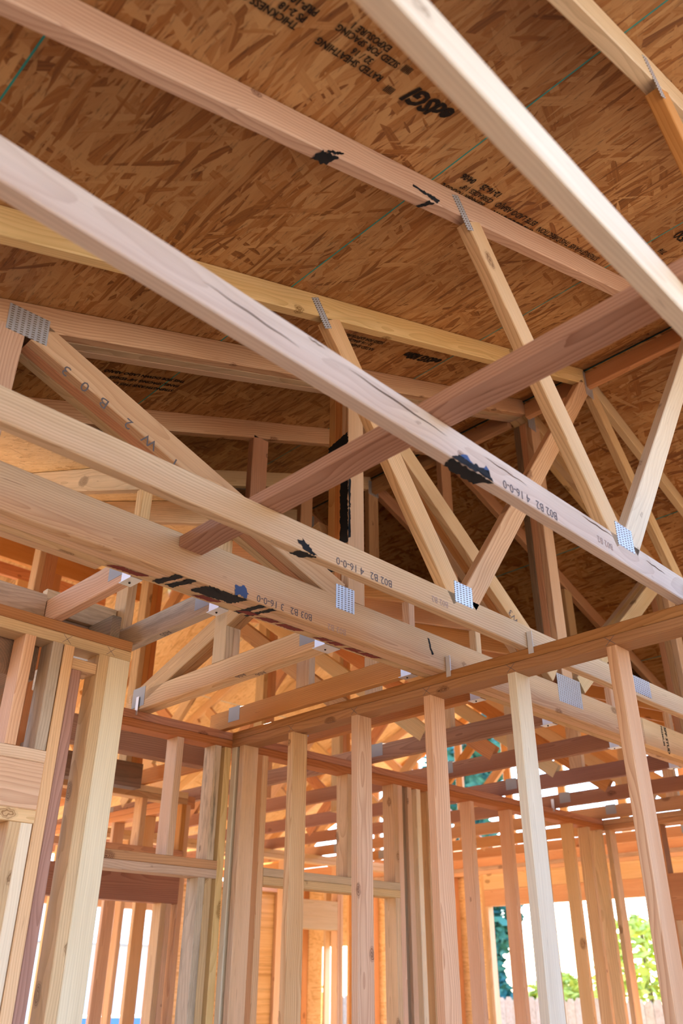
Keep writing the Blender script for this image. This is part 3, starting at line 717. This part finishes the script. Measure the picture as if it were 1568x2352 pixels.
# wall L, long partition with two door openings
L = wall('stud_wall', (1.9, 3.34, 0), 'partition wall behind the near wall, holding two door openings')
platesX(L, 3.34, 1.915, 6.09, FIRR, FIRR)
bx('header', L, ORNG, (1.915, 2.512), (3.34, 3.429), (2.1185, 2.1565)); bx('header', L, TAN, (1.915, 2.512), (3.34, 3.429), (2.0800, 2.1180))
bx('header', L, TAN, (2.79, 3.771), (3.34, 3.429), (2.1125, 2.1505)); bx('header', L, TAN, (2.79, 3.771), (3.34, 3.429), (2.0740, 2.1120))
for x, z0, z1, m, nm in ((2.232, 2.157, H - .076, TAN, 'cripple_stud'), (2.452, 2.157, H - .076, STAI, 'cripple_stud'), (2.452, .038, 2.0795, TAN, 'stud'), (2.4135, .038, 2.0795, GREY, 'stud'),
                         (2.5125, .038, H - .076, YELL, 'stud'), (2.715, .038, H - .076, ORNG, 'stud'), (2.752, .038, H - .076, PINK, 'stud'),
                         (3.01, 2.151, H - .076, GREY, 'cripple_stud'), (3.36, 2.151, H - .076, TAN, 'cripple_stud'), (3.733, 2.151, H - .076, TAN, 'cripple_stud'), (3.733, .038, 2.0735, TAN, 'stud'),
                         (3.7715, .038, H - .076, PINK, 'stud'), (3.855, .038, H - .076, YELL, 'stud'), (3.935, .038, H - .076, CREAM, 'stud'), (4.03, .038, H - .076, TAN, 'stud'),
                         (4.455, .038, H - .076, PINK, 'stud'), (4.87, .038, H - .076, PINK, 'stud'), (5.26, .038, H - .076, TAN, 'stud'), (5.62, .038, H - .076, PINK, 'stud'), (5.85, .038, H - .076, PINK, 'stud'), (6.03, .038, H - .076, TAN, 'stud')):
    studX(L, 3.34, x, z0, z1, m, nm)
bx('stud', L, DARK, (3.815, 3.852), (3.36, 3.429), (.038, H - .076))
L2 = wall('stud_wall', (0.4, 3.30, 0), 'short partition piece ending behind the left window header')
platesX(L2, 3.30, 0.3, 1.435, ORNG, ORNG)
for x in (.42, .83, 1.24, 1.345, 1.395): studX(L2, 3.30, x, mat=random.choice((ORNG, PINK, TAN)))
# wall R at the far end of L, running back towards the right
R = wall('stud_wall', (6.07, 1.0, 0), 'partition wall at the right, meeting the long partition at the far corner')
platesY(R, 6.092, -0.9, 3.429, TAN, ORNG)
for k_ in range(9):
    y = 3.30 - .40 * k_
    if 0.9 < y < 2.72: 
        studY(R, 6.092, y, 2.36, H - .076, TAN, 'cripple_stud')
    else: studY(R, 6.092, y, mat=(TAN, ORNG, PINK)[k_ % 3])
bx('header', R, ORNG, (6.092, 6.181), (0.85, 2.90), (2.05, 2.345)); studY(R, 6.092, 2.90, mat=TAN); studY(R, 6.092, 2.862, .038, 2.049, TAN)

# wall Q: partition beyond the first door
Q = wall('stud_wall', (1.5, 4.75, 0), 'back partition seen through the left door opening, with a deep brown header')
platesX(Q, 4.75, 0.4, 3.30, YELL, TAN)
bx('header', Q, REDB, (1.3, 3.29), (4.75, 4.839), (2.086, 2.26)); bx('header', Q, ORNG, (1.3, 3.30), (4.75, 4.839), (2.355, 2.393))
for x in (2.30, 2.96, 3.26): studX(Q, 4.75, x, 2.394, H - .076, (ORNG, PINK, PINK)[int(x) % 3], 'cripple_stud')
for x in (2.62, 2.10, 1.7): studX(Q, 4.75, x, 2.261, 2.354, ORNG, 'cripple_stud')
for x in (.45, .85, 1.22): studX(Q, 4.75, x, mat=PINK)
studX(Q, 4.75, 3.212, .038, 2.0855, TAN); studX(Q, 4.75, 3.174, .038, 2.0855, TAN); studX(Q, 4.75, 3.2915, mat=PINK)
o = bx('beam', None, REDB, (1.9, 2.925), (4.05, 4.14), (H + .0, H + .14)); tag(o, 'dark red-brown beam above the left door opening', 'timber beam')
o = bx('beam', None, DARK, (2.0, 2.75), (4.45, 4.54), (2.66, 2.80)); tag(o, 'short grey-black beam deep behind the left door opening', 'timber beam')

# a partition running away behind the first door (studs nearly edge-on)
V = wall('stud_wall', (3.34, 4.9, 0), 'orange-lit partition running away behind the corner')
platesY(V, 3.34, 4.85, 8.98, ORNG, ORNG)
for k_ in range(11): studY(V, 3.34, 4.90 + .4 * k_, mat=(ORNG, YELL, PINK)[k_ % 3])

# end wall with the window, gable above
E_ = wall('stud_wall', (7.87, 4.5, 0), 'far end wall with wide window openings and a pale deep header')
platesY(E_, 7.87, -0.9, 9.05, GREY, YELL)
bx('header', E_, YELL, (7.87, 7.96), (3.2, 5.80), (2.52, 2.6735)); bx('header', E_, PINK, (7.87, 7.96), (3.2, 5.80), (2.365, 2.519))
for y in (5.80, 5.762, 3.20, 3.238): studY(E_, 7.87, y, .038, 2.364 if y in (5.762, 3.238) else H - .076, YELL)
for y in (6.2, 6.6, 7.0, 7.4, 7.8, 8.2, 8.6, 9.0, 2.8, 2.4, 2.0, 1.6, 1.2, .8, .4, 0, -.4, -.8): studY(E_, 7.87, y, mat=(YELL, ORNG, PINK)[int(y * 5) % 3])
for y in (4.1, 4.9):
    studY(E_, 7.87, y, .038, .9, YELL, 'cripple_stud')
bx('window_sill', E_, YELL, (7.87, 7.96), (3.24, 5.76), (.9, .938))
Gt = empty('gable_truss', (7.88, 5.56, H), 'open gable truss on the far end wall with sky between its webs', 'roof truss')
inX('bottom_chord', Gt, ORNG, 7.885, 2.1, H + W4 / 2, 9.0, H + W4 / 2)
inX('top_chord', Gt, ORNG, 7.885, 2.12, cz(2.12) - hC, 5.545, cz(5.545) - hC); inX('top_chord', Gt, ORNG, 7.885, 5.575, cz(5.575) - hC, 9.4, cz(9.4) - hC)
for y in (2.8, 3.45, 4.1, 4.75, 5.4, 6.05, 6.7, 7.35, 8.0): inX('web', Gt, (ORNG, PINK, YELL)[int(y * 10) % 3], 7.885, y, H + W4, y, cz(y) - .10)

for (y0, y1, z0, z1) in ((5.9, 7.15, 0, 2.74), (7.25, 7.92, 0, 2.74), (8.35, 9.08, 0, 2.74), (7.92, 8.35, 2.04, 2.74), (7.92, 8.35, 0, .9), (3.2, 5.9, 0, .9), (-0.9, 1.1, 0, 2.74), (1.1, 3.2, 0, 2.74)):
    bx('osb_panel', E_, OSBL, (7.9605, 7.972), (y0, y1), (z0, z1))
# back wall with window openings; wide unseen left one added to let sun in
B = wall('stud_wall', (3, 9.0, 0), 'outer back wall with bright openings between its studs')
platesX(B, 9.0, -1.6, 7.96, YELL, YELL)
for x0_, x1_ in ((-1.2, 2.9), (4.0, 6.15)):
    bx('header', B, YELL, (x0_, x1_), (9.0, 9.089), (2.37, 2.67))
for (x0, x1, z0, z1) in ((6.15, 7.95, 0, 2.74), (4.0, 6.15, 2.37, 2.74)):
    bx('osb_panel', B, OSBL, (x0, x1), (9.0905, 9.102), (z0, z1))
x = -1.55
while x < 7.9:
    if not any(a < x < b for a, b in ((-1.0, 2.86), (2.9, 3.6), (4.0, 6.11))): studX(B, 9.0, x, mat=(YELL, ORNG, TAN, PINK)[int(x * 7) % 4])
    x += .4064
for x in (1.5, 2.862, 4.0, 4.72, 5.36, 6.112): studX(B, 9.0, x, mat=YELL)
WR = wall('added_wall_right', (5, -0.99, 0), None)  # unseen wall, added to keep sky light off the deep right roof
for k_ in ('label', 'category'):
    if k_ in WR: del WR[k_]
WR['kind'] = 'structure'
platesX(WR, -0.99, 3.6, 7.96, ORNG, ORNG)
for k_ in range(11): studX(WR, -0.99, 3.6 + .4064 * k_, mat=(ORNG, PINK, TAN)[k_ % 3])
for k_ in range(2): bx('osb_panel', WR, OSBL, (3.6 + 2.18 * k_, 3.6 + 2.18 * k_ + 2.175), (-1.002, -0.9905), (0, 2.74))
# unseen sheathed wall left of the camera, added to cut sky light from -X
WL = wall('added_wall_left', (-2.1, 3, 0), None)
for k_ in ('label', 'category'):
    if k_ in WL: del WL[k_]
WL['kind'] = 'structure'
platesY(WL, -2.1, -0.9, 9.0, ORNG, ORNG)
for k_ in range(25): studY(WL, -2.1, -0.9 + .4064 * k_, mat=(ORNG, PINK, TAN)[k_ % 3])
for k_ in range(4): bx('osb_panel', WL, OSBL, (-2.112, -2.1005), (-0.9 + 2.47 * k_, -0.9 + 2.47 * k_ + 2.465), (0, 2.74))
# inner partition between back rooms
N = wall('stud_wall', (4.5, 6.4, 0), 'inner partition in the far rooms, many close studs')
platesX(N, 6.4, 3.45, 7.86, YELL, YELL)
for x in (3.5, 3.9, 4.25, 4.29, 4.7, 5.15, 5.6, 5.64): studX(N, 6.4, x, mat=(ORNG, TAN, YELL, PINK)[int(x * 9) % 4])
bx('header', N, YELL, (5.68, 6.3), (6.4, 6.489), (2.1, 2.35))
for x in (6.3, 6.34, 6.75, 7.15, 7.55): studX(N, 6.4, x, mat=(YELL, ORNG, PINK)[int(x * 9) % 3])

# vertical king posts glowing behind the girder
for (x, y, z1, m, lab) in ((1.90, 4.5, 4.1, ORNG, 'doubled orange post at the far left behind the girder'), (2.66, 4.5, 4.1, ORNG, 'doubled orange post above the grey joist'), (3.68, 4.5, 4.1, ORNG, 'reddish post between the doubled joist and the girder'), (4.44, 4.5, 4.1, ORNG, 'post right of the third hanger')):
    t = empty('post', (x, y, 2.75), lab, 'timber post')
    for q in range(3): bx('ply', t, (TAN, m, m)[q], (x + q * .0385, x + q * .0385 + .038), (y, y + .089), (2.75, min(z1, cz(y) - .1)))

# ---------------------------------------------------------------- outside
LEAF = plain('pine_foliage', (.035, .17, .14), .8); LEAFY = plain('yellow_green_leaves', (.45, .52, .08), .7); BARK = plain('bark', (.20, .13, .08), .9)  # bush leaves share one yellow-green
FEN = wood('fence_wood', (.46, .38, .30), (.36, .29, .22), (.22, .17, .12), weather=.5)
def blob_tree(name, x, y, z0, h, r, n, leafmat, label, cone=True, seed=1, size=.16):
    rr = random.Random(seed)
    t = empty(name, (x, y, z0), label, 'tree' if cone else 'bush')
    me = bpy.data.meshes.new('trunk'); bm = bmesh.new()
    bmesh.ops.create_cone(bm, cap_ends=True, segments=8, radius1=.16 * h / 6, radius2=.03, depth=h * .9); bmesh.ops.translate(bm, vec=(0, 0, h * .45), verts=bm.verts)
    bm.to_mesh(me); bm.free(); me.materials.append(BARK); link(bpy.data.objects.new('trunk', me), t)
    vs = []; fs = []
    for _ in range(n):
        u = rr.random() ** .7 if cone else rr.random(); a = rr.random() * 6.283
        if cone == 'column': zz = h * (.06 + .94 * rr.random()); rad = r * (1 - (zz / h) ** 3) * (.7 + .3 * math.sin(zz * 2.1)) * rr.random() ** .5
        elif cone: zz = h * (1 - .92 * u); rad = r * u * (.35 + .65 * rr.random() ** .5)
        else: ph = math.acos(1 - 2 * rr.random()); k2 = .55 + .45 * rr.random() ** .4; zz = h * (.5 + .5 * math.cos(ph) * k2); rad = r * math.sin(ph) * k2
        c = Vector((rad * math.cos(a), rad * math.sin(a), zz)); d1 = Vector((rr.gauss(0, 1), rr.gauss(0, 1), rr.gauss(0, .6))).normalized(); d2 = d1.cross(Vector((rr.gauss(0, 1), rr.gauss(0, 1), rr.gauss(0, 1)))).normalized()
        s_ = size * (.6 + rr.random()); b = len(vs)
        vs += [c - d1 * s_, c + d2 * s_ * .4, c + d1 * s_, c - d2 * s_ * .4]; fs.append((b, b + 1, b + 2, b + 3))
    me = bpy.data.meshes.new('foliage'); me.from_pydata(vs, [], fs); me.materials.append(leafmat)
    o = bpy.data.objects.new('foliage', me); o['kind'] = 'stuff'; link(o, t)
blob_tree('conifer', 16.6, 12.45, -.35, 13.0, 1.15, 9000, LEAF, 'tall blue-green conifer seen through the far window and roof framing', cone='column', seed=3, size=.16)
for i, (x, y, h, r, lab) in enumerate(((15.2, 9.7, 2.2, .75, 'yellow-green bush above the fence at the left window'), (15.2, 7.9, 3.1, .95, 'yellow-green bush, tallest behind the fence'), (15.2, 5.9, 3.0, .95, 'yellow-green bush at the right end of the fence'), (13.0, 14.9, 2.6, 1.0, 'green bush behind the left stud gaps'))):
    blob_tree('bush', x, y, -.35, h, r, 2600, LEAFY, lab, cone=False, seed=10 + i, size=.10)
fe = empty('fence', (13.2, 9, -.35), 'weathered grey board fence with dog-eared pickets behind the far window', 'fence')
pm = None
for i in range(72):
    y = 3.0 + i * .145
    if pm is None:
        pm = bpy.data.meshes.new('picket'); w_, h_ = .068, 1.80
        prof = [(-w_, 0), (w_, 0), (w_, h_ - .05), (w_ - .035, h_), (-w_ + .035, h_), (-w_, h_ - .05)]
        vs = [(-.01, a, b) for a, b in prof] + [(.01, a, b) for a, b in prof]
        pm.from_pydata(vs, [], [tuple(range(6)), tuple(range(11, 5, -1))] + [(i_, i_ + 6, (i_ + 1) % 6 + 6, (i_ + 1) % 6) for i_ in range(6)]); pm.materials.append(FEN)
    o = bpy.data.objects.new('picket', pm); o.location = (0, y - 9, random.uniform(-.02, .02)); link(o, fe)
for z in (.35, 1.35): bx('fence_rail', fe, FEN, (13.215, 13.255), (2.9, 13.6), (-.35 + z, -.26 + z))
# neighbouring house to the left
def house(x, y, label):
    t = empty('house', (x, y, -.35), label, 'house')
    wl = plain('stucco', (.70, .72, .76), .9); rf = plain('shingle', (.30, .33, .38), .9); wh = plain('white_trim', (.85, .85, .86), .6)
    def pb(nm, mat, sz, c):
        me = bpy.data.meshes.new(nm); bm = bmesh.new(); bmesh.ops.create_cube(bm, size=1.0); bmesh.ops.scale(bm, vec=sz, verts=bm.verts); bm.to_mesh(me); bm.free(); me.materials.append(mat)
        o = bpy.data.objects.new(nm, me); o.location = c; link(o, t)
    pb('house_wall', wl, (8, 6, 2.9), (0, 0, 1.45)); pb('garage_door', wh, (2.6, .06, 2.1), (-1.5, -3.03, 1.05)); pb('fascia', wh, (8.8, .08, .2), (0, -3.45, 2.95))
    me = bpy.data.meshes.new('roof'); me.from_pydata([(-4.4, -3.4, 2.9), (4.4, -3.4, 2.9), (4.4, 3.4, 2.9), (-4.4, 3.4, 2.9), (-3, 0, 4.6), (3, 0, 4.6)], [], [(0, 1, 5, 4), (1, 2, 5), (2, 3, 4, 5), (3, 0, 4), (0, 3, 2, 1)]); me.materials.append(rf); link(bpy.data.objects.new('roof', me), t)
    pb('window', plain('dark_pane', (.05, .07, .10), .1), (1.1, .05, .9), (2.2, -3.03, 1.6))
house(16, 25, 'pale neighbouring house with a grey roof seen through the left door opening')
def car(x, y, rz, col, label):
    t = empty('car', (x, y, -.35), label, 'car'); t.rotation_euler = (0, 0, rz)
    body = plain('car_paint_' + label[:4], col, .25); gl = plain('car_glass', (.03, .04, .05), .05); ty = plain('tyre', (.02, .02, .02), .9); rd = plain('tail_lamp', (.6, .02, .02), .3)
    def loft(nm, mat, secs, hw):
        me = bpy.data.meshes.new(nm); vs = []; n = len(secs)
        for sgn in (-1, 1):
            for (xx, z, k3) in secs: vs.append((xx, sgn * hw * k3, z))
        fs = [tuple(range(n)), tuple(range(2 * n - 1, n - 1, -1))] + [(i, (i + 1) % n, (i + 1) % n + n, i + n) for i in range(n)]
        me.from_pydata(vs, [], fs); me.materials.append(mat); o = bpy.data.objects.new(nm, me); link(o, t)
        bv = o.modifiers.new('b', 'BEVEL'); bv.width = .05; bv.segments = 2; return o
    loft('car_body', body, [(-2.2, .35, 1), (2.2, .35, 1), (2.25, .75, 1), (1.2, .95, 1), (.6, 1.42, .82), (-1.3, 1.46, .82), (-2.0, 1.0, 1), (-2.25, .8, 1)], .88)
    loft('car_window', gl, [(1.05, .98, .99), (.55, 1.36, .86), (-1.2, 1.40, .86), (-1.75, 1.02, .99)], .885)
    for sx in (-1.35, 1.35):
        for sy in (-.80, .80):
            me = bpy.data.meshes.new('wheel'); bm = bmesh.new(); bmesh.ops.create_cone(bm, cap_ends=True, segments=20, radius1=.33, radius2=.33, depth=.2); bmesh.ops.rotate(bm, matrix=Matrix.Rotation(math.pi / 2, 3, 'X'), verts=bm.verts); bm.to_mesh(me); bm.free(); me.materials.append(ty)
            o = bpy.data.objects.new('wheel', me); o.location = (sx, sy, .33); link(o, t)
    for sy in (-.7, .7):
        me = bpy.data.meshes.new('tail_light'); bm = bmesh.new(); bmesh.ops.create_cube(bm, size=1.0); bmesh.ops.scale(bm, vec=(.05, .25, .14), verts=bm.verts); bm.to_mesh(me); bm.free(); me.materials.append(rd)
        o = bpy.data.objects.new('tail_light', me); o.location = (-2.26, sy, .8); link(o, t)
car(10.2, 16.6, math.radians(60), (.03, .12, .42), 'dark blue car parked beyond the left door opening')
car(20.5, 15.4, math.radians(20), (.25, .42, .70), 'pale blue car roof just above the fence')

flush_texts()
